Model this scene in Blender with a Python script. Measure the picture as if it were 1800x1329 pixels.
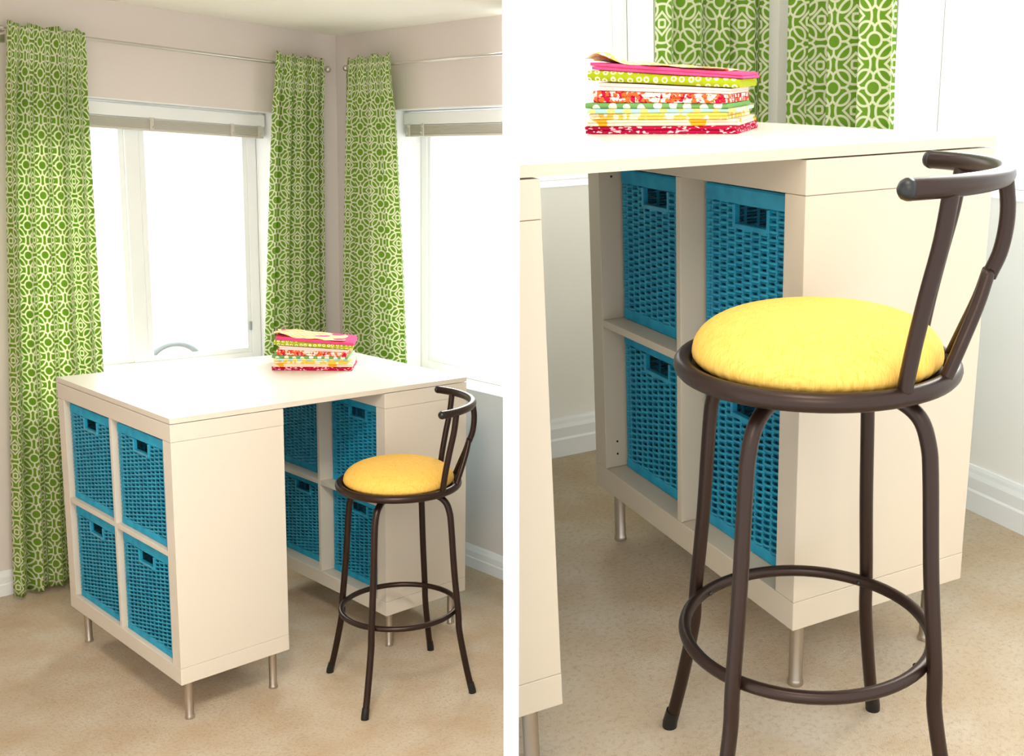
import bpy, bmesh, math, random
from mathutils import Matrix, Vector
random.seed(7)
PI = math.pi
S = bpy.context.scene
for o in list(bpy.data.objects): bpy.data.objects.remove(o)
COL = S.collection

# ------------------------------------------------------------------ camera, world, light, exposure
CAM_Z = 1.768
PITCH = 0.23487525
cam_d = bpy.data.cameras.new('camera'); cam = bpy.data.objects.new('camera', cam_d); COL.objects.link(cam)
cam.location = (0, 0, CAM_Z); cam.rotation_euler = (PI/2 - PITCH, 0, 0)
cam_d.sensor_width = 36; cam_d.lens = 36; cam_d.shift_x = -200/1800; cam_d.clip_start = .05
S.camera = cam
w = bpy.data.worlds.new('overcast_sky'); S.world = w; w.use_nodes = True
w.node_tree.nodes['Background'].inputs[0].default_value = (.95, .98, 1.0, 1)
w.node_tree.nodes['Background'].inputs[1].default_value = .8
S.view_settings.view_transform = 'Standard'; S.view_settings.look = 'None'
S.view_settings.gamma = 1; S.view_settings.use_curve_mapping = False
S.view_settings.exposure = 1.5
sd = bpy.data.lights.new('hazy_sun', 'SUN'); sd.energy = 6.0; sd.angle = math.radians(80); sd.color = (1, .99, .96)
sun = bpy.data.objects.new('hazy_sun', sd); COL.objects.link(sun); sun.location = (0, 8, 8)
sun.rotation_euler = Vector((-.05, -.80, -.62)).to_track_quat('-Z', 'Y').to_euler()
ld = bpy.data.lights.new('fill_lamp', 'AREA'); ld.shape = 'DISK'; ld.size = 1.6; ld.energy = 18; ld.color = (1, .84, .66)  # added fill for the warm frontal light, unseen behind the camera
lamp = bpy.data.objects.new('fill_lamp', ld); COL.objects.link(lamp); lamp.location = (-.6, -2.6, 3.6)
lamp.rotation_euler = (Vector((-.1, 3.0, .9)) - Vector(lamp.location)).to_track_quat('-Z', 'Y').to_euler()

# ------------------------------------------------------------------ the two rooms' own frames
def frame(rows, t):
    m = Matrix([[*rows[0], t[0]], [*rows[1], t[1]], [*rows[2], t[2] + CAM_Z], [0, 0, 0, 1]])
    return m
M = [frame([[0.663361, -0.747485, 0.034911], [0.745505, 0.664192, 0.055421], [-0.064614, -0.010738, 0.997853]], [-1.35444, 2.80082, -1.76849]),
     frame([[0.886474, -0.462361, -0.019645], [0.460772, 0.885785, -0.055443], [0.043036, 0.040097, 0.998269]], [-0.43536, 1.23212, -0.99917])]
CAM = Vector((0, 0, CAM_Z))
# the thin partition between the rooms
KX = (898.5 - 1100)/1800
PN = (Matrix.Rotation(-PITCH, 3, 'X') @ Vector((1, -KX, 0))).normalized()
PA = PN.cross(Vector((0, 0, 1))).normalized()
if PA.y < 0: PA = -PA
PB = PA.cross(PN).normalized()
if PB.z < 0: PB = -PB
P_TH = .0183

# ------------------------------------------------------------------ small helpers
def lin(c):
    return tuple((x/255/12.92 if x/255 <= .04045 else ((x/255 + .055)/1.055)**2.4) for x in c)

class MB:
    def __init__(s): s.v = []; s.f = []; s.uv = None
    def add(s, vs, fs):
        b = len(s.v); s.v += [tuple(p) for p in vs]; s.f += [tuple(b + i for i in f) for f in fs]; return s
    def box(s, x0, x1, y0, y1, z0, z1):
        vs = [(x, y, z) for z in (z0, z1) for y in (y0, y1) for x in (x0, x1)]
        return s.add(vs, [(0, 2, 3, 1), (4, 5, 7, 6), (0, 1, 5, 4), (2, 6, 7, 3), (0, 4, 6, 2), (1, 3, 7, 5)])
    def tube(s, pts, r, n=12, closed=False, cap=True, sq=1.0):
        pts = [Vector(p) for p in pts]; N = len(pts); rr = r if isinstance(r, (list, tuple)) else [r]*N
        up = None; rings = []
        for i, p in enumerate(pts):
            a = pts[(i - 1) % N] if (closed or i > 0) else p
            c = pts[(i + 1) % N] if (closed or i < N - 1) else p
            t = (c - a).normalized()
            if up is None:
                up = Vector((0, 0, 1)) if abs(t.z) < .9 else Vector((1, 0, 0))
            x = t.cross(up); x = x.normalized() if x.length > 1e-6 else Vector((1, 0, 0))
            up = x.cross(t).normalized()
            rings.append([p + x*math.cos(2*PI*k/n)*rr[i] + up*math.sin(2*PI*k/n)*rr[i]*sq for k in range(n)])
        vs = [q for rg in rings for q in rg]; fs = []
        for i in range(N if closed else N - 1):
            j = (i + 1) % N
            for k in range(n):
                l = (k + 1) % n; fs.append((i*n + k, i*n + l, j*n + l, j*n + k))
        if not closed and cap:
            fs.append(tuple(range(n - 1, -1, -1))); fs.append(tuple((N - 1)*n + k for k in range(n)))
        return s.add(vs, fs)
    def lathe(s, prof, n=48, c=(0, 0, 0), mod=None):
        vs = []; fs = []; m = len(prof)
        for k in range(n):
            a = 2*PI*k/n
            for (r, z) in prof:
                q = mod(r, z, a) if mod else (r, z)
                vs.append((c[0] + q[0]*math.cos(a), c[1] + q[0]*math.sin(a), c[2] + q[1]))
        for k in range(n):
            l = (k + 1) % n
            for i in range(m - 1): fs.append((k*m + i, l*m + i, l*m + i + 1, k*m + i + 1))
        fs.append(tuple(k*m for k in range(n - 1, -1, -1))); fs.append(tuple(k*m + m - 1 for k in range(n)))
        return s.add(vs, fs)
    def ball(s, c, r, n=14, m=8, sz=1.0):
        prof = [(max(1e-5, r*math.sin(PI*i/m)), -r*sz*math.cos(PI*i/m)) for i in range(m + 1)]
        return s.lathe(prof, n, c)
    def sweep(s, prof, p0, p1, out):
        """extrude a profile (d, z), d measured along 'out', from p0 to p1"""
        p0, p1, out = Vector(p0), Vector(p1), Vector(out); n = len(prof)
        vs = [p0 + out*d + Vector((0, 0, z)) for d, z in prof] + [p1 + out*d + Vector((0, 0, z)) for d, z in prof]
        fs = [(i, (i + 1) % n, n + (i + 1) % n, n + i) for i in range(n)] + [tuple(range(n - 1, -1, -1)), tuple(range(n, 2*n))]
        return s.add(vs, fs)
    def mesh(s, name, mat, smooth=False, bevel=0, seg=2, auto=None):
        me = bpy.data.meshes.new(name); me.from_pydata(s.v, [], s.f)
        bm = bmesh.new(); bm.from_mesh(me)
        bmesh.ops.recalc_face_normals(bm, faces=bm.faces)
        if bevel:
            bmesh.ops.bevel(bm, geom=list(bm.edges), offset=bevel, segments=seg, affect='EDGES', clamp_overlap=True, profile=.5)
        if smooth:
            for f in bm.faces: f.smooth = True
            if auto:
                for e in bm.edges:
                    if len(e.link_faces) == 2 and e.calc_face_angle(0) > auto: e.smooth = False
        bm.to_mesh(me); bm.free()
        if mat: me.materials.append(mat)
        return me
    def build(s, name, mat, parent=None, smooth=False, bevel=0, seg=2, auto=None):
        return link(name, s.mesh(name, mat, smooth, bevel, seg, auto), parent)

def link(name, me, parent=None):
    o = bpy.data.objects.new(name, me); COL.objects.link(o)
    if parent: o.parent = parent
    return o
def empty(name):
    o = bpy.data.objects.new(name, None); o.empty_display_size = .05; COL.objects.link(o); return o
def put(o, room, loc=(0, 0, 0), rz=0):
    o.matrix_world = M[room] @ Matrix.Translation(loc) @ Matrix.Rotation(rz, 4, 'Z'); return o
def tag(o, label, cat, group=None):
    o['label'] = label; o['category'] = cat
    if group: o['group'] = group
    return o
def struct(o): o['kind'] = 'structure'; return o
def copy_tree(o):
    c = o.copy(); COL.objects.link(c)
    for ch in o.children:
        d = ch.copy(); COL.objects.link(d); d.parent = c
        for g in ch.children:
            e = g.copy(); COL.objects.link(e); e.parent = d
    return c
def clip(root, room, gap=.0):
    """cut a thing where it meets the partition (its matrix must be set)"""
    sgn = -1 if room == 0 else 1
    co_w = CAM + PN*sgn*(P_TH/2 + gap); mw = root.matrix_basis
    inv = mw.inverted(); co = inv @ co_w; no = (inv.to_3x3() @ PN).normalized()*sgn     # keep the +no side
    objs = ([root] if root.type == 'MESH' else []) + list(reversed(root.children_recursive))
    for o in objs:
        if o.type != 'MESH': continue
        d = [(v.co - co).dot(no) for v in o.data.vertices]
        if min(d) >= 0: continue
        if max(d) <= 0:
            if o is not root and not o.children: bpy.data.objects.remove(o)
            continue
        bm = bmesh.new(); bm.from_mesh(o.data)
        r = bmesh.ops.bisect_plane(bm, geom=bm.verts[:] + bm.edges[:] + bm.faces[:], plane_co=co, plane_no=no, clear_inner=True)
        ed = [e for e in r['geom_cut'] if isinstance(e, bmesh.types.BMEdge)]
        try: bmesh.ops.holes_fill(bm, edges=ed, sides=0)
        except Exception: pass
        bm.to_mesh(o.data); bm.free()
    return root

# ------------------------------------------------------------------ materials
class NV:
    """tiny expression builder on shader Math nodes"""
    nt = None
    def __init__(s, sock): s.k = sock
    @staticmethod
    def op(o, *a):
        n = NV.nt.nodes.new('ShaderNodeMath'); n.operation = o
        for i, x in enumerate(a):
            if isinstance(x, NV): NV.nt.links.new(x.k, n.inputs[i])
            else: n.inputs[i].default_value = x
        return NV(n.outputs[0])
    def __add__(s, b): return NV.op('ADD', s, b)
    def __sub__(s, b): return NV.op('SUBTRACT', s, b)
    def __rsub__(s, b): return NV.op('SUBTRACT', b, s)
    def __mul__(s, b): return NV.op('MULTIPLY', s, b)
    def abs(s): return NV.op('ABSOLUTE', s)
    def frac(s): return NV.op('FRACT', s)
def nmin(*a):
    r = a[0]
    for b in a[1:]: r = NV.op('MINIMUM', r, b)
    return r
def nmax(*a):
    r = a[0]
    for b in a[1:]: r = NV.op('MAXIMUM', r, b)
    return r
def nlen(x, y): return NV.op('SQRT', x*x + y*y)

def mat(name, color, rough=.5, metal=0, spec=.5, bump=None, vary=None, coat=0, lincol=False):
    m = bpy.data.materials.new(name); m.use_nodes = True; nt = m.node_tree; b = nt.nodes['Principled BSDF']
    c = color if lincol else lin(color)
    b.inputs['Base Color'].default_value = (*c, 1); b.inputs['Roughness'].default_value = rough
    b.inputs['Metallic'].default_value = metal; b.inputs['Specular IOR Level'].default_value = spec
    if coat: b.inputs['Coat Weight'].default_value = coat
    tc = nt.nodes.new('ShaderNodeTexCoord')
    if vary:                      # (scale, second colour, contrast low, high)
        sc, c2, lo, hi = vary
        n = nt.nodes.new('ShaderNodeTexNoise'); n.inputs['Scale'].default_value = sc; n.inputs['Detail'].default_value = 5
        r = nt.nodes.new('ShaderNodeMapRange'); r.inputs[1].default_value = lo; r.inputs[2].default_value = hi
        mx = nt.nodes.new('ShaderNodeMix'); mx.data_type = 'RGBA'
        mx.inputs[6].default_value = (*c, 1); mx.inputs[7].default_value = (*lin(c2), 1)
        nt.links.new(tc.outputs['Object'], n.inputs['Vector']); nt.links.new(n.outputs[0], r.inputs[0])
        nt.links.new(r.outputs[0], mx.inputs[0]); nt.links.new(mx.outputs[2], b.inputs['Base Color'])
    if bump:                      # (scale, strength, distance)
        n = nt.nodes.new('ShaderNodeTexNoise'); n.inputs['Scale'].default_value = bump[0]; n.inputs['Detail'].default_value = 4
        bp = nt.nodes.new('ShaderNodeBump'); bp.inputs['Strength'].default_value = bump[1]; bp.inputs['Distance'].default_value = bump[2]
        nt.links.new(tc.outputs['Object'], n.inputs['Vector']); nt.links.new(n.outputs[0], bp.inputs['Height'])
        nt.links.new(bp.outputs[0], b.inputs['Normal'])
    return m

def carpet_mat():
    m = mat('carpet_pile', (222, 196, 160), .95, spec=.1); nt = m.node_tree; b = nt.nodes['Principled BSDF']
    tc = nt.nodes.new('ShaderNodeTexCoord'); L = nt.links.new
    def noise(s, d=3):
        n = nt.nodes.new('ShaderNodeTexNoise'); n.inputs['Scale'].default_value = s; n.inputs['Detail'].default_value = d
        L(tc.outputs['Object'], n.inputs['Vector']); return n
    n1, n2, n3 = noise(6, 4), noise(95, 6), noise(520, 3)
    n2.inputs['Roughness'].default_value = .72
    def mix(f, lo, hi, a, c):
        r = nt.nodes.new('ShaderNodeMapRange'); r.inputs[1].default_value = lo; r.inputs[2].default_value = hi; L(f, r.inputs[0])
        x = nt.nodes.new('ShaderNodeMix'); x.data_type = 'RGBA'; L(r.outputs[0], x.inputs[0])
        for i, q in ((6, a), (7, c)):
            if isinstance(q, tuple): x.inputs[i].default_value = (*lin(q), 1)
            else: L(q, x.inputs[i])
        return x.outputs[2]
    c1 = mix(n1.outputs[0], .35, .68, (253, 236, 210), (238, 210, 172))
    c2 = mix(n2.outputs[0], .50, .82, c1, (204, 166, 122))
    c3 = mix(n3.outputs[0], .48, .8, c2, (252, 238, 216))
    L(c3, b.inputs['Base Color'])
    a = nt.nodes.new('ShaderNodeMath'); a.operation = 'ADD'; L(n2.outputs[0], a.inputs[0]); L(n3.outputs[0], a.inputs[1])
    bp = nt.nodes.new('ShaderNodeBump'); bp.inputs['Strength'].default_value = 1; bp.inputs['Distance'].default_value = .009
    L(a.outputs[0], bp.inputs['Height']); L(bp.outputs[0], b.inputs['Normal'])
    return m

def curtain_mat():
    m = bpy.data.materials.new('lattice_print_cotton'); m.use_nodes = True; nt = m.node_tree; NV.nt = nt; L = nt.links.new
    b = nt.nodes['Principled BSDF']; out = nt.nodes['Material Output']
    uv = nt.nodes.new('ShaderNodeUVMap'); sp = nt.nodes.new('ShaderNodeSeparateXYZ'); L(uv.outputs[0], sp.inputs[0])
    P = .112
    u, v = NV(sp.outputs[0])*(1/P), NV(sp.outputs[1])*(1/P)
    x, y = (u + .5).frac() - .5, (v + .5).frac() - .5
    x2, y2 = u.frac() - .5, v.frac() - .5
    ax, ay, bx, by = x.abs(), y.abs(), x2.abs(), y2.abs()
    r = nlen(x, y); r2 = nlen(x2, y2)
    ring = (r - .155).abs()
    quat = nmax((nlen(ax - .18, ay - .18) - .205).abs(), .2 - r)
    spx = nmax(ax, nmax(.155 - ay, ay - .27)); spy = nmax(ay, nmax(.155 - ax, ax - .27))
    dia = ((bx + by) - .25).abs()*.72
    bud = (nlen(nmax(bx, by) - .0, nmin(bx, by)*.6) - .085).abs()
    arc = (r2 - .43).abs()
    d = nmin(ring, quat, spx, spy, dia, bud, arc)
    f = NV.op('SUBTRACT', 1.0, NV.op('SMOOTH_MIN', NV.op('MULTIPLY', nmax(d - .022, 0.0), 90.0), 1.0, .1))
    mx = nt.nodes.new('ShaderNodeMix'); mx.data_type = 'RGBA'; mx.clamp_factor = True; L(f.k, mx.inputs[0])
    mx.inputs[6].default_value = (*lin((138, 180, 62)), 1); mx.inputs[7].default_value = (*lin((250, 248, 224)), 1)
    L(mx.outputs[2], b.inputs['Base Color']); b.inputs['Roughness'].default_value = .9; b.inputs['Specular IOR Level'].default_value = .15
    tr = nt.nodes.new('ShaderNodeBsdfTranslucent'); L(mx.outputs[2], tr.inputs[0])
    ms = nt.nodes.new('ShaderNodeMixShader'); ms.inputs[0].default_value = .48
    L(b.outputs[0], ms.inputs[1]); L(tr.outputs[0], ms.inputs[2]); L(ms.outputs[0], out.inputs[0])
    return m

def glass_mat():
    m = bpy.data.materials.new('window_glass'); m.use_nodes = True; nt = m.node_tree; nt.nodes.remove(nt.nodes['Principled BSDF'])
    t = nt.nodes.new('ShaderNodeBsdfTransparent'); g = nt.nodes.new('ShaderNodeBsdfGlossy'); g.inputs['Roughness'].default_value = .02
    t.inputs[0].default_value = (.97, .985, .98, 1)
    x = nt.nodes.new('ShaderNodeMixShader'); x.inputs[0].default_value = .05
    nt.links.new(t.outputs[0], x.inputs[1]); nt.links.new(g.outputs[0], x.inputs[2]); nt.links.new(x.outputs[0], nt.nodes['Material Output'].inputs[0])
    return m

def print_mat(name, ground, inks, scale=60, kind='voronoi', thresh=.35, stretch=(1, 1, 1)):
    """printed cotton: ground colour with one or two ink colours in small motifs"""
    m = mat(name, ground, .9, spec=.15, bump=(900, .25, .001)); nt = m.node_tree; b = nt.nodes['Principled BSDF']; L = nt.links.new
    tc = nt.nodes.new('ShaderNodeTexCoord'); mp = nt.nodes.new('ShaderNodeMapping'); mp.inputs['Scale'].default_value = stretch
    L(tc.outputs['Object'], mp.inputs[0]); prev = None
    for i, ink in enumerate(inks):
        if kind == 'check':
            t = nt.nodes.new('ShaderNodeTexChecker'); t.inputs['Scale'].default_value = scale; fo = t.outputs[1]
        elif kind == 'noise':
            t = nt.nodes.new('ShaderNodeTexNoise'); t.inputs['Scale'].default_value = scale*(1 + .7*i); t.inputs['Detail'].default_value = 1; fo = t.outputs[0]
        else:
            t = nt.nodes.new('ShaderNodeTexVoronoi'); t.inputs['Scale'].default_value = scale*(1 + .6*i)
            t.inputs['Randomness'].default_value = .25 if kind == 'dots' or kind == 'rings' else .9; fo = t.outputs['Distance']
        L(mp.outputs[0], t.inputs['Vector'])
        if kind == 'rings':
            NV.nt = nt; fo = ((NV(fo) - .27).abs()).k
        c = nt.nodes.new('ShaderNodeMath'); c.operation = 'GREATER_THAN' if kind in ('noise', 'check') else 'LESS_THAN'
        c.inputs[1].default_value = thresh; L(fo, c.inputs[0])
        x = nt.nodes.new('ShaderNodeMix'); x.data_type = 'RGBA'; L(c.outputs[0], x.inputs[0])
        if prev is None: x.inputs[6].default_value = (*lin(ground), 1)
        else: L(prev, x.inputs[6])
        x.inputs[7].default_value = (*lin(ink), 1); prev = x.outputs[2]
    L(prev, b.inputs['Base Color'])
    return m

def linen_mat():
    m = mat('yellow_linen', (238, 198, 92), .85, spec=.2); nt = m.node_tree; b = nt.nodes['Principled BSDF']; L = nt.links.new
    tc = nt.nodes.new('ShaderNodeTexCoord'); outs = []
    for st in ((900, 60, 60), (60, 900, 60)):
        mp = nt.nodes.new('ShaderNodeMapping'); mp.inputs['Scale'].default_value = st; L(tc.outputs['Object'], mp.inputs[0])
        n = nt.nodes.new('ShaderNodeTexNoise'); n.inputs['Scale'].default_value = 1; n.inputs['Detail'].default_value = 2; L(mp.outputs[0], n.inputs[0]); outs.append(n.outputs[0])
    a = nt.nodes.new('ShaderNodeMath'); a.operation = 'ADD'; L(outs[0], a.inputs[0]); L(outs[1], a.inputs[1])
    r = nt.nodes.new('ShaderNodeMapRange'); r.inputs[1].default_value = .8; r.inputs[2].default_value = 1.35; L(a.outputs[0], r.inputs[0])
    x = nt.nodes.new('ShaderNodeMix'); x.data_type = 'RGBA'; L(r.outputs[0], x.inputs[0])
    x.inputs[6].default_value = (*lin((236, 192, 98)), 1); x.inputs[7].default_value = (*lin((216, 164, 64)), 1)
    L(x.outputs[2], b.inputs['Base Color'])
    bp = nt.nodes.new('ShaderNodeBump'); bp.inputs['Strength'].default_value = .3; bp.inputs['Distance'].default_value = .001
    L(a.outputs[0], bp.inputs['Height']); L(bp.outputs[0], b.inputs['Normal'])
    return m

WALL = mat('wall_paint', (225, 215, 208), .8, spec=.2, bump=(160, .12, .002))
WALL2 = mat('wall_paint_lightened', (246, 244, 238), .8, spec=.2, bump=(160, .12, .002))  # same wall paint, lightened to stand in for the right room's brightness
WHITE = mat('white_paint', (240, 240, 238), .55, spec=.3)
CEIL = mat('ceiling_paint', (246, 242, 230), .9, spec=.1, bump=(70, .3, .004))
TRIM = mat('trim_gloss_paint', (238, 240, 240), .35)
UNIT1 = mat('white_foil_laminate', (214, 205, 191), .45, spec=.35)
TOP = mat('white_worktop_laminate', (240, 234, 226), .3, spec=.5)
UNIT2 = mat('white_foil_laminate_dimmed', (203, 190, 170), .45, spec=.35)  # same laminate; right room's duller, warmer light put into its colour
STEEL = mat('brushed_steel', (190, 180, 168), .32, 1.0, bump=(300, .1, .001))
NICKEL = mat('satin_nickel', (205, 200, 192), .28, 1.0)
BRONZE = mat('bronze_powder_coat', (46, 29, 21), .34, .5, .5, bump=(1500, .06, .0005))
BLACK = mat('black_plastic', (10, 9, 8), .4)
RATTAN = mat('turquoise_painted_rattan', (36, 154, 186), .36, spec=.5, vary=(25, (26, 134, 170), .4, .7))
LINEN = linen_mat(); CURT = curtain_mat(); GLASS = glass_mat(); CARPET = carpet_mat()
VINYL = mat('white_vinyl_frame', (250, 250, 250), .4)
BLIND = mat('blind_slat', (206, 200, 186), .5)
WELL = mat('galvanised_sheet_pale', (236, 240, 242), .5, .0)
GRAVEL = mat('pale_gravel', (228, 218, 202), .9, vary=(40, (170, 150, 128), .45, .7))
PIPE = mat('grey_zinc_tube', (150, 160, 164), .4, .3)

# ------------------------------------------------------------------ structure
# partition
mb = MB()
def pp_(a, b, t): return CAM + PA*a + PB*b + PN*t
vs = [pp_(a, b, t) for t in (-P_TH/2, P_TH/2) for b in (-2.1, 1.3) for a in (1.13, 4.15)]
mb.add(vs, [(0, 1, 3, 2), (4, 6, 7, 5), (0, 4, 5, 1), (2, 3, 7, 6), (0, 2, 6, 4), (1, 5, 7, 3)])
struct(mb.build('wall_middle', WHITE))

BASE_PROF = [(0, 0), (.016, 0), (.016, .045), (.013, .05), (.013, .075), (.009, .085), (.007, .093), (.004, .1), (0, .1)]
class Room: pass
RL, RR = Room(), Room()
RL.i, RL.cx, RL.cy, RL.h = 0, 1.5205, 1.4642, 2.329
RR.i, RR.cx, RR.cy, RR.h = 1, 1.6959, 1.3054, 2.44
#           opening along the wall (lo, hi), sill, head
RL.o1, RL.o2 = (.13, 1.19, .80, 1.955), (-.6, 1.02, .793, 1.985)
RR.o1, RR.o2 = (.1, 1.285, .762, 2.02), (-1.25, .81, .762, 2.02)
RL.x0, RL.y0 = -1.6, -2.5
RR.x0, RR.y0 = -.5, -1.15
RL.hb, RR.hb = .1, .113
TW = .2
def build_shell(r):
    i = r.i; wall = (WALL, WALL2)[i]
    f = MB().box(r.x0, r.cx + TW, r.y0, r.cy + TW, -.12, 0).build('floor', CARPET); put(f, i); struct(f); clip(f, i)
    c = MB().box(r.x0, r.cx + TW, r.y0, r.cy + TW, r.h, r.h + .1).build('ceiling', CEIL); put(c, i); struct(c); clip(c, i)
    a, b, s, t = r.o1
    m = MB(); y0, y1 = r.cy, r.cy + TW
    m.box(r.x0, a, y0, y1, 0, r.h); m.box(b, r.cx + TW, y0, y1, 0, r.h); m.box(a, b, y0, y1, 0, s); m.box(a, b, y0, y1, t, r.h)
    o = m.build('wall_left', wall); put(o, i); struct(o); clip(o, i)
    a, b, s, t = r.o2
    m = MB(); x0, x1 = r.cx, r.cx + TW
    m.box(x0, x1, r.y0, a, 0, r.h); m.box(x0, x1, b, r.cy, 0, r.h); m.box(x0, x1, a, b, 0, s); m.box(x0, x1, a, b, t, r.h)
    o = m.build('wall_right', wall); put(o, i); struct(o); clip(o, i)
    k = r.hb/.1; pr = [(d, z*k) for d, z in BASE_PROF]
    o = MB().sweep(pr, (r.x0, r.cy, 0), (r.cx, r.cy, 0), (0, -1, 0)).build('baseboard_left', TRIM); put(o, i); struct(o); clip(o, i)
    o = MB().sweep(pr, (r.cx, r.y0, 0), (r.cx, r.cy - .016, 0), (-1, 0, 0)).build('baseboard_right', TRIM); put(o, i); struct(o); clip(o, i)
    if i == 0:                                                   # unseen side wall shading the left, cut short to let light in
        o = MB().box(r.x0 - .1, r.x0, -1.0, r.cy + TW, 0, r.h).build('wall_side', wall); put(o, i); struct(o)
    # white-painted reveals of the two openings
    for (ax, (a, b, s, t)) in ((0, r.o1), (1, r.o2)):
        m = MB(); e = .004
        for (p0, p1, z0, z1) in ((a, a + e, s, t), (b - e, b, s, t), (a, b, s, s + e), (a, b, t - e, t)):
            if ax == 0: m.box(p0, p1, r.cy - .001, r.cy + .15, z0, z1)
            else: m.box(r.cx - .001, r.cx + .15, p0, p1, z0, z1)
        o = m.build('trim_%d' % (1 + ax + 2*i), WHITE); put(o, i); struct(o); clip(o, i)
build_shell(RL); build_shell(RR)

def window(r, which, n, mull):
    """sliding window in the recess: local x along the wall, y outwards"""
    a, b, s, t = r.o1 if which == 1 else r.o2
    a += .004; b -= .004; s += .004; t -= .004
    root = empty('window_%d' % n); struct(root)
    F = .045
    m = MB(); m.box(a, a + F, 0, .05, s, t); m.box(b - F, b, 0, .05, s, t); m.box(a + F, b - F, 0, .05, s, s + F); m.box(a + F, b - F, 0, .05, t - F, t)
    m.build('frame', VINYL, root, bevel=.003)
    m0, m1 = mull
    MB().box(m0, m1, .004, .04, s + F, t - F).build('mullion', VINYL, root, bevel=.003)
    g = .022
    for (p, q, y) in ((a + F, m0, .022), (m1, b - F, .012)):
        sm = MB(); sm.box(p, p + g, y - .008, y + .008, s + F, t - F); sm.box(q - g, q, y - .008, y + .008, s + F, t - F)
        sm.box(p + g, q - g, y - .008, y + .008, s + F, s + F + g); sm.box(p + g, q - g, y - .008, y + .008, t - F - g, t - F)
        so = sm.build('sash', VINYL, root, bevel=.002)
        MB().box(p + g, q - g, y - .002, y + .002, s + F + g, t - F - g).build('pane', GLASS, so)
    if n == 1: MB().box(b - F - .012, b - F - .004, -.006, .006, s + .15, s + .19).build('latch', PIPE, root, bevel=.001)
    if which == 1: put(root, r.i, (0, r.cy + .15, 0))
    else:
        root.matrix_world = M[r.i] @ Matrix(((0, 1, 0, r.cx + .15), (1, 0, 0, 0), (0, 0, 1, 0), (0, 0, 0, 1)))
    clip(root, r.i, .001); return root
window(RL, 1, 1, (.593, .654)); window(RL, 2, 2, (.10, .16)); window(RR, 1, 3, (.45, .51)); window(RR, 2, 4, (-.25, -.19))

# ------------------------------------------------------------------ desk
def shelf_unit(room, x0, W, D, h, H, s, inset, label, leglist=None):
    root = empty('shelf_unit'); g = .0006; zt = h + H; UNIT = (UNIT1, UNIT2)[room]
    MB().box(0, W, 0, D, zt - s, zt).build('top_panel', UNIT, root, bevel=.0014)
    MB().box(0, W, 0, D, h, h + s).build('bottom_panel', UNIT, root, bevel=.0014)
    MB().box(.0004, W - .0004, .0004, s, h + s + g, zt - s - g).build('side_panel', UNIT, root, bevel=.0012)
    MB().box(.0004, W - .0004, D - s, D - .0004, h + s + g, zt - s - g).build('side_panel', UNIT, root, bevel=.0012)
    dv = .016; zm = h + H/2; ym = D/2
    MB().box(.001, W - .001, ym - dv/2, ym + dv/2, h + s + g, zt - s - g).build('divider', UNIT, root, bevel=.001)
    for (y0, y1) in ((s, ym - dv/2), (ym + dv/2, D - s)):
        MB().box(.001, W - .001, y0 + g, y1 - g, zm - dv/2, zm + dv/2).build('shelf', UNIT, root, bevel=.001)
    for lx in (inset, W - inset):
        for ly in (inset, D - inset):
            m = MB(); m.lathe([(.0125, h), (.0125, .012), (.0135, .010), (.0145, .004), (.0145, 0)], 24, (lx, ly, 0))
            m.build('leg', STEEL, root, smooth=True, auto=.6)
    for z in (h + .085, h + .115, zt - .08):
        ph = MB().lathe([(.0026, 0), (.0026, .0006)], 10)
        ph.v = [(.03 + x, D - s - .0002 - q, z + y) for x, y, q in ph.v]; ph.build('peg_hole', BLACK, root)
    put(root, room, (x0, 0, 0)); tag(root, label, 'shelf', 'cube shelf units under the desk tops')
    return root

def weave_face(m, n_st, rows, pitch, width, z0, hole, tf):
    """rows of flat cane running over and under upright stakes; tf maps (along, out, z) to xyz"""
    sp = width/n_st; per = 5; hh = pitch*.46
    for k in range(rows):
        z = z0 + pitch*(k + .5); segs = []
        if hole and hole[2] < z < hole[3]: segs = [(0, hole[0]), (hole[1], width)]
        else: segs = [(0, width)]
        for (a, b) in segs:
            N = max(2, int((b - a)/sp*per)); ring = []
            jit = random.uniform(-.0004, .0004)
            for q in range(N + 1):
                x = a + (b - a)*q/N
                y = .0042*math.sin(PI*x/sp + (PI if k % 2 else 0) + PI/2)
                ring.append([tf(x, y + .0016, z - hh + jit), tf(x, y + .0026, z + jit), tf(x, y + .0016, z + hh + jit), tf(x, y - .0018, z + jit)])
            vs = [p for rg in ring for p in rg]; fs = []
            for q in range(N):
                for e in range(4): fs.append((q*4 + e, q*4 + (e + 1) % 4, q*4 + 4 + (e + 1) % 4, q*4 + 4 + e))
            m.add(vs, fs)
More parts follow.
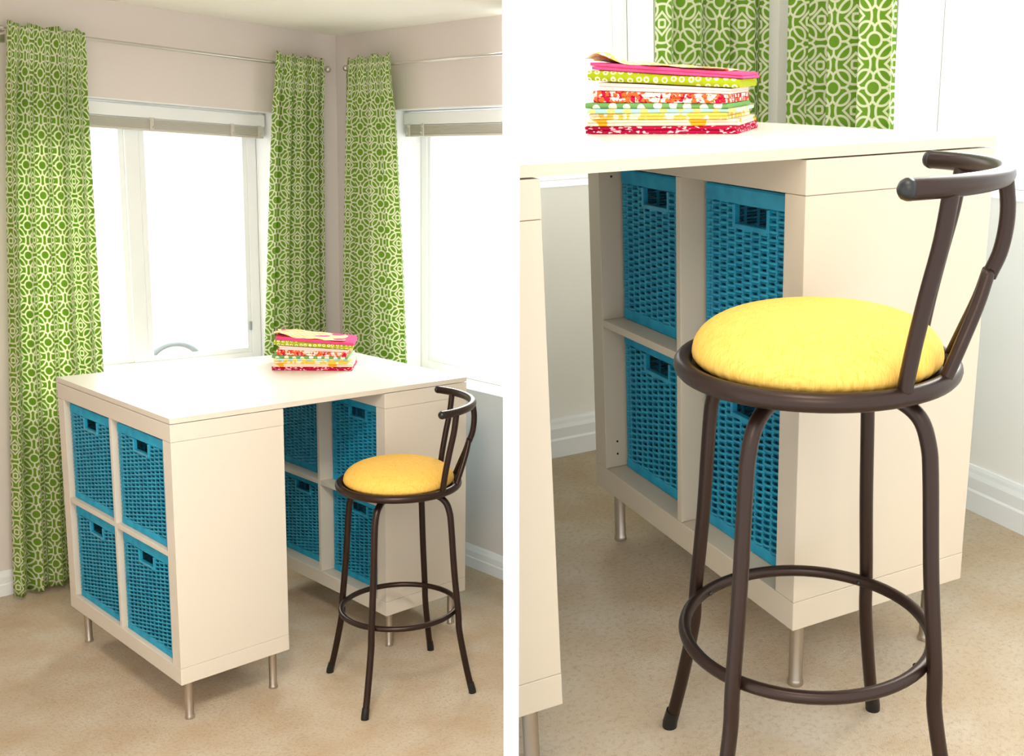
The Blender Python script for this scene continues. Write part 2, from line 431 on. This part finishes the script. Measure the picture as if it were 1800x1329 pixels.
def basket(w, d, h):
    """woven basket, front at x = 0 facing -x, width along y from 0 to w, bottom at z = 0"""
    root = empty('storage_basket'); t = .010; rim = .03; bot = .024
    pw = .015                                    # corner posts
    hole = (w*.5 - pw - .052, w*.5 - pw + .052, h - rim - .036, h - rim + .01)
    sides = [(w - 2*pw, lambda a, o, z: (t - o - .004, pw + a, z), True), (w - 2*pw, lambda a, o, z: (d - t + o + .004, pw + a, z), True),
             (d - 2*pw, lambda a, o, z: (pw + a, t - o - .004, z), False), (d - 2*pw, lambda a, o, z: (pw + a, w - t + o + .004, z), False)]
    m = MB(); st = MB(); pitch = .0064; rows = int((h - rim - bot)/pitch)
    for (wd, tf, hl) in sides:
        n = 11 if hl else 10
        weave_face(m, n, rows, (h - rim - bot)/rows, wd, bot, hole if hl else None, tf)
        for q in range(n):
            a = wd/n*(q + .5) - 0
            z1 = h - rim if not (hl and hole[0] < a < hole[1]) else hole[2]
            p = [tf(a - .0035, -.0022, bot), tf(a + .0035, -.0022, bot), tf(a + .0035, .0022, bot), tf(a - .0035, .0022, bot)]
            q2 = [tf(a - .0035, -.0022, z1), tf(a + .0035, -.0022, z1), tf(a + .0035, .0022, z1), tf(a - .0035, .0022, z1)]
            st.add(p + q2, [(0, 1, 2, 3), (4, 7, 6, 5), (0, 4, 5, 1), (1, 5, 6, 2), (2, 6, 7, 3), (3, 7, 4, 0)])
    o = m.build('weave', RATTAN, root, smooth=True); o['kind'] = 'stuff'
    o = st.build('stakes', RATTAN, root); o['kind'] = 'stuff'
    def band(z0, z1, name, rib, out):
        b = MB()
        loop = []                                # ribbed loop around the basket
        def seg(p0, p1):
            p0, p1 = Vector(p0), Vector(p1); n = int((p1 - p0).length/rib); dr = (p1 - p0)/n; nr = Vector((dr.y, -dr.x)).normalized()
            for q in range(n):
                loop.append(p0 + dr*(q + .12)); loop.append(p0 + dr*(q + .5) + nr*out)
        seg((.004, .004), (d - .004, .004)); seg((d - .004, .004), (d - .004, w - .004)); seg((d - .004, w - .004), (.004, w - .004)); seg((.004, w - .004), (.004, .004))
        n = len(loop); cx, cy = d/2, w/2; vs = []
        for p in loop:
            inn = Vector((cx + (p.x - cx)*(1 - .022/d), cy + (p.y - cy)*(1 - .022/w)))
            vs += [(p.x, p.y, z0 + .002), (p.x, p.y, z1 - .003), (cx + (p.x - cx)*.99, cy + (p.y - cy)*.99, z1), (inn.x, inn.y, z1), (inn.x, inn.y, z0), (cx + (p.x - cx)*.99, cy + (p.y - cy)*.99, z0)]
        fs = []
        for q in range(n):
            e = (q + 1) % n
            for k in range(6): fs.append((q*6 + k, e*6 + k, e*6 + (k + 1) % 6, q*6 + (k + 1) % 6))
        b.add(vs, fs); return b.build(name, RATTAN, root)
    band(h - rim, h, 'rim', .0045, .0016); band(0, bot, 'base_band', .0045, .0012)
    for (x, y) in ((.012, .010), (.012, w - .010), (d - .012, .010), (d - .012, w - .010)):
        MB().box(x - .008, x + .008, y - .008, y + .008, bot - .002, h - rim + .002).build('corner_post', RATTAN, root, bevel=.004)
    MB().box(.012, d - .012, .012, w - .012, .003, .008).build('bottom', RATTAN, root)
    for X in (t - .004, d - t + .004):
        m = MB(); y0, y1 = pw + hole[0], pw + hole[1]; z0, z1 = hole[2], h - rim
        m.box(X - .006, X + .006, y0 - .004, y0 + .004, z0 - .004, z1); m.box(X - .006, X + .006, y1 - .004, y1 + .004, z0 - .004, z1)
        m.box(X - .006, X + .006, y0 + .004, y1 - .004, z0 - .006, z0 + .003)
        m.build('handle', RATTAN, root, bevel=.0015)
    return root

def worktop(room, L, D, z, t, gap, label, xs):
    root = empty('worktop')
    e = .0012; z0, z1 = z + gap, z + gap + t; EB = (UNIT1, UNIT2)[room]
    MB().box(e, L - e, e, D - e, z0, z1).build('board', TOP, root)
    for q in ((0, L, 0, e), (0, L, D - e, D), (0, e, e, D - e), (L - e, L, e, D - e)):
        MB().box(*q, z0, z1 - .0002).build('shaded_edge', EB, root)  # strips added in darker laminate, painting edge shade beside the blown-out top
    for x in xs:
        for y in (.05, D - .05):
            MB().lathe([(.01, z), (.01, z + gap)], 14, (x, y, 0)).build('spacer', BLACK, root)
    put(root, room); tag(root, label, 'tabletop', 'white desk tops'); return root

DL = dict(L=1.1058, D=.8479, W=.3617, H=.8122, s=.053, h=.1345)
DR = dict(L=1.2014, D=.7631, W=.3861, H=.7901, s=.053, h=.1362)
def desk(room, d, where, baskets):
    L, D, W, H, s, h = (d[k] for k in 'LDWHsh')
    if room == 0:
        shelf_unit(room, 0, W, D, h, H, s, .0394, 'white cube shelf unit with four turquoise baskets nearest the long green floor-length curtain')
    else:
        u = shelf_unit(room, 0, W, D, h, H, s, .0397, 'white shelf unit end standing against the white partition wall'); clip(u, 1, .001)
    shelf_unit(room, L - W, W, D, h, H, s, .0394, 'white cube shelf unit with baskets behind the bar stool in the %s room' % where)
    t = worktop(room, L, D, h + H, .0165, .0025, 'white laminate worktop bridging two shelf units in the %s room' % where, (.05, W - .05, L - W + .05, L - .05))
    clip(t, room, .001)
    cw = (D - 2*s - .016)/2; ch = (H - 2*s - .016)/2
    b0 = basket(cw - .014, min(.33, W - .06), ch - .012); first = True
    for (x, nm) in baskets:
        for lv, z in (('top', h + H/2 + .008), ('lower', h + s)):
            for side, y in (('stool-side', s), ('window-side', D/2 + .008)):
                b = b0 if first else copy_tree(b0); first = False
                put(b, room, (x, y + .007, z + .0005))
                tag(b, 'turquoise wicker basket, %s %s cube, shelf %s' % (lv, side, nm), 'basket', 'turquoise wicker baskets in the shelf units')
desk(0, DL, 'three-curtain', [(.012, 'nearest the long floor-length curtain'), (DL['L'] - DL['W'] + .045, 'behind stool, three-curtain room')])
desk(1, DR, 'two-curtain', [(DR['L'] - DR['W'] + .045, 'behind stool, two-curtain room')])

# ------------------------------------------------------------------ bar stools
def bez(pts, n=8):
    """Catmull-Rom through the points"""
    P = [Vector(p) for p in pts]; P = [P[0]*2 - P[1]] + P + [P[-1]*2 - P[-2]]; out = []
    for i in range(1, len(P) - 2):
        a, b, c, d = P[i - 1:i + 3]
        for k in range(n):
            t = k/n
            out.append(.5*((2*b) + (c - a)*t + (2*a - 5*b + 4*c - d)*t*t + (3*b - a - 3*c + d)*t**3))
    out.append(P[-2]); return out
def stool(room, x, y, rot, beta, rs, zs, rf, zf, rfe, zr, label):
    root = empty('bar_stool'); k = rs/.1897
    ring = lambda r, z, n=64: [(r*math.cos(2*PI*q/n), r*math.sin(2*PI*q/n), z) for q in range(n)]
    MB().tube(ring(rs, zs), .0125, 14, closed=True).build('seat_ring', BRONZE, root, smooth=True)
    MB().lathe([(.0, zs - .012), (rs - .004, zs - .012), (rs - .004, zs - .002), (rs - .012, zs + .001), (0, zs + .001)][1:4] , 48).build('seat_plate', BRONZE, root)
    MB().lathe([(.075, zs - .045), (.085, zs - .042), (.085, zs - .014), (.075, zs - .012)], 32).build('swivel_plate', BLACK, root, smooth=True, auto=.6)
    # cushion
    R = .176*k; prof = []
    for q in range(19):
        a = -.42*PI/2 + (PI/2*1.42)*q/18
        r = R*max(.0001, math.cos(max(a, -1.2)))**(.55 if a > 0 else .32); z = zs + .017 + (.056 if a > 0 else .024)*math.sin(a)
        prof.append((r, z))
    def pucker(r, z, a):
        f = max(0, min(1, (zs + .022 - z)/.016)); return (r + f*.0016*math.sin(61*a + 2*math.sin(7*a)) , z)
    MB().lathe(prof, 192, mod=pucker).build('cushion', LINEN, root, smooth=True)
    MB().tube(ring(rf, zf), .009, 12, closed=True).build('foot_ring', BRONZE, root, smooth=True)
    for q in range(4):
        a = rot - beta + q*PI/2; c, s_ = math.cos(a), math.sin(a); zt = zs - .028
        ro = rf + .0185
        r1 = ro - .030*k
        prof = [(.05, zt), (.085, zt), (r1 - .045, zt - .004), (r1 - .016, zt - .022), (r1 - .002, zt - .055), (r1 + .004, zt - .1),
                (r1 + (ro - r1)*.5, (zt - .1 + zf)/2), (ro, zf), (ro + .004, zf - .06), (ro + (rfe - ro)*.42, zf*.45), (rfe - .012, .045), (rfe - .001, .012)]
        path = bez([(p*c, p*s_, z) for p, z in prof], 6)
        leg = MB().tube(path, .0105, 12).build('leg', BRONZE, root, smooth=True)
        MB().tube([((rfe - .008)*c, (rfe - .008)*s_, .034), ((rfe - .001)*c, (rfe - .001)*s_, .010), (rfe*c, rfe*s_, .0)], [.0118, .0124, .0124], 14).build('foot_cap', BLACK, leg, smooth=True, auto=.8)
        MB().ball(((rf - .009)*c, (rf - .009)*s_, zf), .0035).build('bolt', BLACK, leg, smooth=True)
    # back
    co = -.015*k; rr = .25*k; e = math.radians(54)
    arc = [(co + rr*math.cos(-e + 2*e*q/40), rr*math.sin(-e + 2*e*q/40), zr) for q in range(41)]
    rail = MB().tube(arc, .0125, 14).build('back_rail', BRONZE, root, smooth=True, auto=.9)
    for s_ in (1, -1):
        p = Vector((co + rr*math.cos(e), s_*rr*math.sin(e), zr)); tdir = Vector((-math.sin(e), s_*math.cos(e), 0))
        MB().tube([p - tdir*.001, p + tdir*.004, p + tdir*.009, p + tdir*.0125, p + tdir*.014], [.0128, .0126, .0105, .006, .0012], 14).build('end_cap', BLACK, rail, smooth=True)
    for s_ in (1, -1):
        e2 = math.radians(40); a2 = math.radians(45)
        bx, by = rs*math.cos(a2), s_*rs*math.sin(a2); tx, ty = co + rr*math.cos(e2), s_*rr*math.sin(e2)
        H = zr - zs
        pts = [(bx, by, zs), (bx + (tx - bx)*.22, by + (ty - by)*.22, zs + H*.25), (bx + (tx - bx)*.5, by + (ty - by)*.5, zs + H*.5), (bx + (tx - bx)*.82, by + (ty - by)*.8, zs + H*.76), (tx, ty, zr)]
        MB().tube(bez(pts, 6), .0098, 12).build('upright', BRONZE, root, smooth=True)
    H = zr - zs; xs = co + rr - .010
    MB().tube(bez([(co + rr, 0, zr), (co + rr + .006, 0, zr - H*.18), (co + rr + .002, 0, zr - H*.36), (xs, 0, zs + H*.5)], 6), .0095, 12).build('spindle', BRONZE, root, smooth=True)
    for s_ in (1, -1):
        a2 = math.radians(19)
        bx, by = rs*math.cos(a2), s_*rs*math.sin(a2)
        pts = [(xs, s_*.003, zs + H*.53), (bx + (xs - bx)*.78, by*.36, zs + H*.38), (bx + (xs - bx)*.4, by*.75, zs + H*.19), (bx, by, zs)]
        MB().tube(bez(pts, 6), .0085, 12).build('spindle_branch', BRONZE, root, smooth=True)
    put(root, room, (x, y, 0), beta); tag(root, label, 'stool', 'bronze bar stools with yellow cushions'); return root
stool(0, .6405, -.2215, 2.0799, math.radians(-36.5), .1897, .6993, .1888, .2743, .259, .968, 'bronze metal bar stool with round yellow cushion in the three-curtain room')
stool(1, .6954, -.1889, 1.9851, math.radians(-47), .1787, .6777, .177, .2754, .2494, .931, 'bronze metal bar stool with round yellow cushion in the two-curtain room')

# ------------------------------------------------------------------ curtains, rods, blinds
def curtain(room, p_top, p_bot, ztop, zbot, folds, axis, fixed, seed, label, amp=.038):
    """p_top / p_bot: (start, end) along the wall at rod height and at the hem; axis 0 = on wall_left, 1 = on wall_right"""
    rnd = random.Random(seed); NU, NZ = folds*14, 70
    ph = [rnd.uniform(-.5, .5) for _ in range(folds + 2)]; am = [rnd.uniform(.55, 1.25) for _ in range(folds + 2)]
    hd = .045                                                  # ruffle above the rod
    pts = []; uvs = []
    wt = abs(p_top[1] - p_top[0])
    for j in range(NZ + 1):
        z = ztop + (zbot - ztop)*j/NZ; f = j/NZ
        fe = f**.8
        row = []
        for i in range(NU + 1):
            t = i/NU; g = t*folds; q = int(min(g, folds - 1))
            sharp = math.sin(2*PI*g + ph[q]*1.1*math.sin(PI*(g - q)))
            tt = t + .35/folds*math.sin(4*PI*g)*.25
            s0 = p_top[0] + (p_top[1] - p_top[0])*tt; s1 = p_bot[0] + (p_bot[1] - p_bot[0])*tt
            s = s0 + (s1 - s0)*fe
            a = amp*am[q]*(.72 + .45*fe)
            d = a*sharp + .006*math.sin(5*f + 3*q)*fe
            if z > ztop - 2*hd:                                # gathered on the rod pocket
                kz = (ztop - z)/(2*hd)
                d += .003*math.sin(2*PI*g*2.7 + seed)*(1 - kz)
            hk = max(0, min(1, (ztop - 2*hd - z)/.16)); hk = hk*hk*(3 - 2*hk)
            front = .0125 + .35*a*(1 + sharp)                   # the pocket lies over the rod
            if z > ztop - hd: front -= .004*math.cos(PI*(ztop - z)/hd/2)
            d = front*(1 - hk) + (d + .012)*hk
            zz = z + (.006*math.sin(2*PI*g*.7 + seed) + .003*math.sin(2*PI*g*1.6 + 1))*max(0, 1 - (ztop - z)/.05)
            row.append((s, d, zz))
        pts.append(row)
    # unfolded width for the print, measured at mid height
    u = [0]
    for i in range(NU):
        a, b = pts[NZ//2][i], pts[NZ//2][i + 1]; u.append(u[-1] + math.hypot(b[0] - a[0], b[1] - a[1]))
    vs = []; fs = []
    for row in pts:
        for (s, d, z) in row:
            vs.append((s, fixed - d, z) if axis == 0 else (fixed - d, s, z))
    W = NU + 1
    for j in range(NZ):
        for i in range(NU): fs.append((j*W + i, j*W + i + 1, (j + 1)*W + i + 1, (j + 1)*W + i))
    me = bpy.data.meshes.new('curtain'); me.from_pydata(vs, [], fs); me.materials.append(CURT)
    ul = me.uv_layers.new(name='UVMap')
    for p in me.polygons:
        p.use_smooth = True
        for li in p.loop_indices:
            k = me.loops[li].vertex_index; j, i = divmod(k, W); ul.data[li].uv = (u[i] + seed*.037, vs[k][2])
    o = link('curtain', me)
    mod = o.modifiers.new('cloth', 'SOLIDIFY'); mod.thickness = .0012
    put(o, room); return tag(o, label, 'curtain', 'green lattice-print curtains')
yl = RL.cy - .08; xl = RL.cx - .08
curtain(0, (.095, .362), (-.02, .36), 2.185, .02, 5, 0, yl, 1, 'long green lattice curtain hanging to the carpet beside the wicker shelf unit')
curtain(0, (1.158, 1.395), (1.02, 1.38), 2.205, .02, 4, 0, yl, 2, 'green lattice curtain in the three-curtain corner, on the wall with the window well')
curtain(0, (1.222, .905), (1.33, .76), 2.205, .02, 4, 1, xl, 3, 'green lattice curtain in the three-curtain corner, on the wall behind the bar stool')
yr = RR.cy - .08; xr = RR.cx - .08
curtain(1, (1.26, 1.585), (1.215, 1.61), 2.2, .02, 4, 0, yr, 4, 'green lattice curtain directly behind the fabric stack in the two-curtain room')
curtain(1, (1.135, .775), (1.125, .69), 2.2, .02, 4, 1, xr, 5, 'green lattice curtain in the two-curtain room, on the wall behind the bar stool')

def rod(r, axis, fixed, a, b, z, ends, brackets, label):
    root = empty('curtain_rod')
    P = (lambda s, d=0, zz=0: (s, fixed - d, z + zz)) if axis == 0 else (lambda s, d=0, zz=0: (fixed - d, s, z + zz))
    MB().tube([P(a), P(b)], .0065, 14).build('rod', NICKEL, root, smooth=True, auto=.8)
    for s in ends:
        q = 1 if s == max(a, b) else -1
        m = MB().tube([P(s), P(s + q*.008), P(s + q*.008), P(s + q*.014)], [.009, .009, .006, .006], 14); m.ball(P(s + q*.026), .0145, 18, 10)
        m.build('finial', NICKEL, root, smooth=True, auto=.9)
    for s in brackets:
        m = MB().tube([P(s, 0, -.006), P(s, -.03, -.014), P(s, -.074, -.014)], .005, 10); c = P(s, -.0745, -.014)
        if axis == 0: m.box(c[0] - .012, c[0] + .012, c[1] - .003, c[1] + .005, c[2] - .03, c[2] + .03)
        else: m.box(c[0] - .003, c[0] + .005, c[1] - .012, c[1] + .012, c[2] - .03, c[2] + .03)
        m.build('bracket', NICKEL, root, smooth=True, auto=.5)
    put(root, r.i); tag(root, label, 'curtain rod', 'satin nickel curtain rods'); clip(root, r.i, .001); return root
rod(RL, 0, yl, .085, 1.40, 2.165, (.085, 1.40), (.10, 1.385), 'long nickel curtain rod carrying two green curtains in the three-curtain room')
rod(RL, 1, xl, 1.235, -.3, 2.165, (1.235,), (1.215,), 'nickel curtain rod carrying one green curtain above the bar stool, three-curtain room')
rod(RR, 0, yr, -.2, 1.59, 2.155, (1.59,), (1.575,), 'nickel curtain rod above the window behind the fabric stack, two-curtain room')
rod(RR, 1, xr, 1.14, -1.1, 2.155, (1.14,), (1.12,), 'nickel curtain rod on the wall behind the bar stool, two-curtain room')

def blind(r, which, y, clips, label):
    a, b, s, t = r.o1 if which == 1 else r.o2
    a += .008; b -= .012; root = empty('window_blind'); z1 = t - .012; z0 = z1 - .052
    MB().box(a, b, y, y + .04, z0, z1).build('headrail', WHITE, root, bevel=.003)
    n = 9; dz = .0042
    for q in range(n):
        z = z0 - .004 - dz*q
        m = MB(); ps = []
        for k in range(5):
            u = k/4; ps.append((.002 + .036*u, .0016*math.sin(PI*u)))
        pr = ps + [(d, zz - .0030) for d, zz in reversed(ps)]
        m.sweep([(d, zz) for d, zz in pr], (a + .006, y, z), (b - .006, y, z), (0, 1, 0)); m.build('slat', BLIND, root)
    MB().box(a + .006, b - .006, y + .003, y + .037, z0 - .004 - dz*n - .010, z0 - .004 - dz*n).build('bottom_rail', BLIND, root, bevel=.002)
    for c in clips:
        m = MB().box(c - .008, c + .008, y - .004, y + .001, z0 - .052, z0 + .004); m.ball((c - .005, y - .006, z0 - .01), .005); m.ball((c + .006, y - .006, z0 - .035), .005)
        m.build('cord_tassel', BLIND, root, smooth=True, auto=.5)
    if which == 1: put(root, r.i, (0, r.cy + .05, 0))
    else: root.matrix_world = M[r.i] @ Matrix(((0, 1, 0, r.cx + .05), (1, 0, 0, 0), (0, 0, 1, 0), (0, 0, 0, 1)))
    clip(root, r.i, .001); tag(root, label, 'blind', 'raised slatted window blinds'); return root
blind(RL, 1, 0, (.2, .665, 1.02, 1.15), 'raised slatted blind at the head of the window beside the long curtain')
blind(RL, 2, 0, (.97, .87, .3), 'raised slatted blind above the bar stool in the three-curtain room')

# ------------------------------------------------------------------ fill lamps added near each room's ceiling, out of view
l2 = bpy.data.lights.new('fill_lamp', 'AREA'); l2.shape = 'DISK'; l2.size = .5; l2.energy = 4; l2.color = (1, .88, .72)  # added fill to lift the wall between the right room's units
lo = bpy.data.objects.new('fill_lamp', l2); COL.objects.link(lo); put(lo, 1, (.25, -.55, 2.38))
l3 = bpy.data.lights.new('fill_lamp', 'AREA'); l3.shape = 'DISK'; l3.size = .45; l3.energy = 15; l3.color = (1, .92, .81)  # added fill, regains light lost to the left side wall
lo = bpy.data.objects.new('fill_lamp', l3); COL.objects.link(lo); put(lo, 0, (-.62, -1.6, 2.28))

# ------------------------------------------------------------------ folded fabrics
def folded(name, w, d, h, layers, m, seed, t0=0, t1=0):
    """a folded length of cotton: stacked rounded layers, fold at the front (y = 0), x along the front"""
    rnd = random.Random(seed); lh = h/layers; b = MB(); NX = 22; prof = []
    for L in range(layers):
        z0 = L*lh; dd = d*rnd.uniform(.95, 1.0); rr = lh*.5; off = rnd.uniform(0, .004)
        prof = [(off + rr - rr*math.cos(q*PI/8 - PI/2 + 0) if False else off + rr*(1 - math.sin(q*PI/8)), z0 + rr - rr*.98*math.cos(q*PI/8)) for q in range(9)]
        prof += [(dd - rr + rr*math.sin(q*PI/8), z0 + rr + rr*.98*math.cos(q*PI/8)) for q in range(9)]
        n = len(prof); vs = []; fs = []
        e0, e1 = rnd.uniform(0, .004), rnd.uniform(0, .004)
        for i in range(NX + 1):
            u = i/NX; x = -w/2 + e0 + (w - e0 - e1)*u
            for (y, z) in prof:
                wob = .0012*math.sin(9*u + seed + L) + .0008*math.sin(23*u + 2*seed)
                en = 1 - .10*max(0, abs(u - .5)*2 - .93)/.07
                vs.append((x, y + wob, z0 + lh/2 + (z - z0 - lh/2)*en + (t0 + (t1 - t0)*z/h)*(w/2 - x)))
        for i in range(NX):
            for k in range(n): fs.append((i*n + k, i*n + (k + 1) % n, (i + 1)*n + (k + 1) % n, (i + 1)*n + k))
        fs.append(tuple(range(n - 1, -1, -1))); fs.append(tuple(NX*n + k for k in range(n)))
        b.add(vs, fs)
    return b.build(name, m, smooth=True, auto=1.0)
def crumpled(name, w, d, m, seed):
    N = 44; vs = []; fs = []; rnd = random.Random(seed)
    for j in range(N + 1):
        for i in range(N + 1):
            u, v = i/N, j/N; edge = .006*math.sin(17*u + 3) + .005*math.sin(31*u + 1)
            x = -w/2 + w*u + .006*math.sin(11*v); y = d*v + edge*(1 - v)*1.2
            z = .002 + .002*math.sin(7*u + 5*v) *math.sin(6*v + 2) + .002*math.sin(15*u - 9*v) + .002
            z += .016*math.exp(-((u - .10)/.10)**2 - ((v - .12)/.22)**2)
            z += .005*math.exp(-((u - .75)/.2)**2 - (v/.15)**2)
            vs.append((x, y, max(.0015, z)))
    W = N + 1
    for j in range(N):
        for i in range(N): fs.append((j*W + i, j*W + i + 1, (j + 1)*W + i + 1, (j + 1)*W + i))
    m_ = MB(); m_.add(vs, fs); o = m_.build(name, m, smooth=True)
    s = o.modifiers.new('cloth', 'SOLIDIFY'); s.thickness = .0012; s.offset = 0; return o
FAB = [  # name words, width, depth, height, layers, x shift, yaw, material
    ('crimson cotton with white dashes', .300, .22, .019, 2, 0, 0, print_mat('crimson_print', (186, 18, 62), [(246, 200, 205)], 95, 'noise', .60, (1, 1, 2.2))),
    ('peach cotton with orange patches', .296, .22, .015, 2, .004, .03, print_mat('peach_print', (252, 222, 196), [(246, 168, 40)], 22, 'noise', .60)),
    ('yellow and white leaf-print cotton', .270, .21, .015, 2, -.004, -.02, print_mat('yellow_print', (250, 206, 92), [(252, 240, 205)], 60, 'noise', .52, (1, 1, .6))),
    ('pale aqua cotton with yellow dots', .290, .23, .009, 1, .004, .05, print_mat('aqua_print', (176, 224, 214), [(246, 226, 130)], 30, 'dots', .25)),
    ('leaf-green cotton with white spots', .284, .22, .012, 1, -.006, .0, print_mat('green_print', (118, 166, 92), [(244, 246, 226)], 34, 'dots', .28)),
    ('red and white floral cotton', .262, .20, .020, 2, .0, -.03, print_mat('red_floral', (246, 226, 214), [(206, 22, 66), (240, 110, 50)], 75, 'noise', .53)),
    ('plain pale pink cotton', .254, .21, .013, 2, .008, .02, mat('pale_pink_cotton', (248, 216, 208), .9, spec=.15, bump=(700, .2, .001))),
    ('lime green cotton with white rings', .292, .22, .021, 1, .010, .04, print_mat('lime_print', (166, 178, 30), [(240, 240, 190)], 62, 'rings', .08)),
    ('bright pink cotton', .290, .22, .014, 2, .014, .04, mat('hot_pink_cotton', (240, 84, 138), .85, spec=.15, bump=(700, .2, .001))),
]
TILT = [0, 0, 0, .0, .006, .014, .04, .062, .075, .085]
def stack(room, x, y, z, yaw, k, where):
    g = 'folded fabrics on the desk in the %s room' % where; ca, sa = math.cos(yaw), math.sin(yaw); tilt = 0
    for n, (words, w_, d_, h_, ly, sx, ry, m) in enumerate(FAB):
        o = folded('folded_fabric', w_*k, d_*k, h_*k*.78 - .0003, ly, m, n*3 + 1, TILT[n], TILT[n + 1])
        px, py = x + ca*sx, y + sa*sx
        o.matrix_world = M[room] @ Matrix.Translation((px, py, z)) @ Matrix.Rotation(yaw + ry, 4, 'Z')
        tag(o, 'folded %s in the pile in the %s room' % (words, where), 'fabric', g); z += h_*k*.78
    o = crumpled('folded_fabric', .262*k, .2*k, print_mat('orange_check_%d' % room, (252, 236, 206), [(250, 196, 112)], 62, 'check', .5), 5)
    o.matrix_world = M[room] @ Matrix.Translation((x - .012*ca, y - .012*sa, z + .0115*k)) @ Matrix.Rotation(yaw + .03, 4, 'Z') @ Matrix.Rotation(.085, 4, 'Y')
    tag(o, 'crumpled orange and white check cotton topping the pile in the %s room' % where, 'fabric', g)
stack(0, .734, .44, DL['h'] + DL['H'] + .0192, math.radians(-39.5), .97, 'three-curtain')
stack(1, .815, .45, DR['h'] + DR['H'] + .0192, math.radians(-45), .99, 'two-curtain')

# ------------------------------------------------------------------ outside the left window: window well
def well():
    m = MB(); prof = []; n = 34; cx, cy, R = .66, RL.cy + TW + .02, .95
    nz = 60; z0, z1 = .35, 1.22; vs = []; fs = []
    for j in range(nz + 1):
        z = z0 + (z1 - z0)*j/nz; rr = R + .012*math.sin(2*PI*z/.068)
        for i in range(n + 1):
            a = PI*i/n; vs.append((cx + rr*math.cos(a), cy + .9*rr*math.sin(a), z))
    W = n + 1
    for j in range(nz):
        for i in range(n): fs.append((j*W + i, j*W + i + 1, (j + 1)*W + i + 1, (j + 1)*W + i))
    m.add(vs, fs); o = m.build('window_well', WELL, smooth=True)
    s = o.modifiers.new('sheet', 'SOLIDIFY'); s.thickness = .003
    put(o, 0); tag(o, 'pale corrugated metal window well outside the window beside the long curtain', 'window well')
    g = MB().box(cx - 1.1, cx + 1.1, cy - .02, cy + 1.0, .3, .36).build('ground', GRAVEL); put(g, 0); struct(g)
    a = [(.99 + .13*math.cos(PI - PI*q/20), cy + .42, .73 + .11*math.sin(PI*q/20)) for q in range(21)]
    a = [(a[0][0], a[0][1], .36)] + a + [(a[-1][0], a[-1][1], .36)]
    r = MB().tube(a, .014, 12).build('hoop', PIPE, smooth=True); put(r, 0); tag(r, 'grey metal hoop standing in the window well', 'hoop')
well()
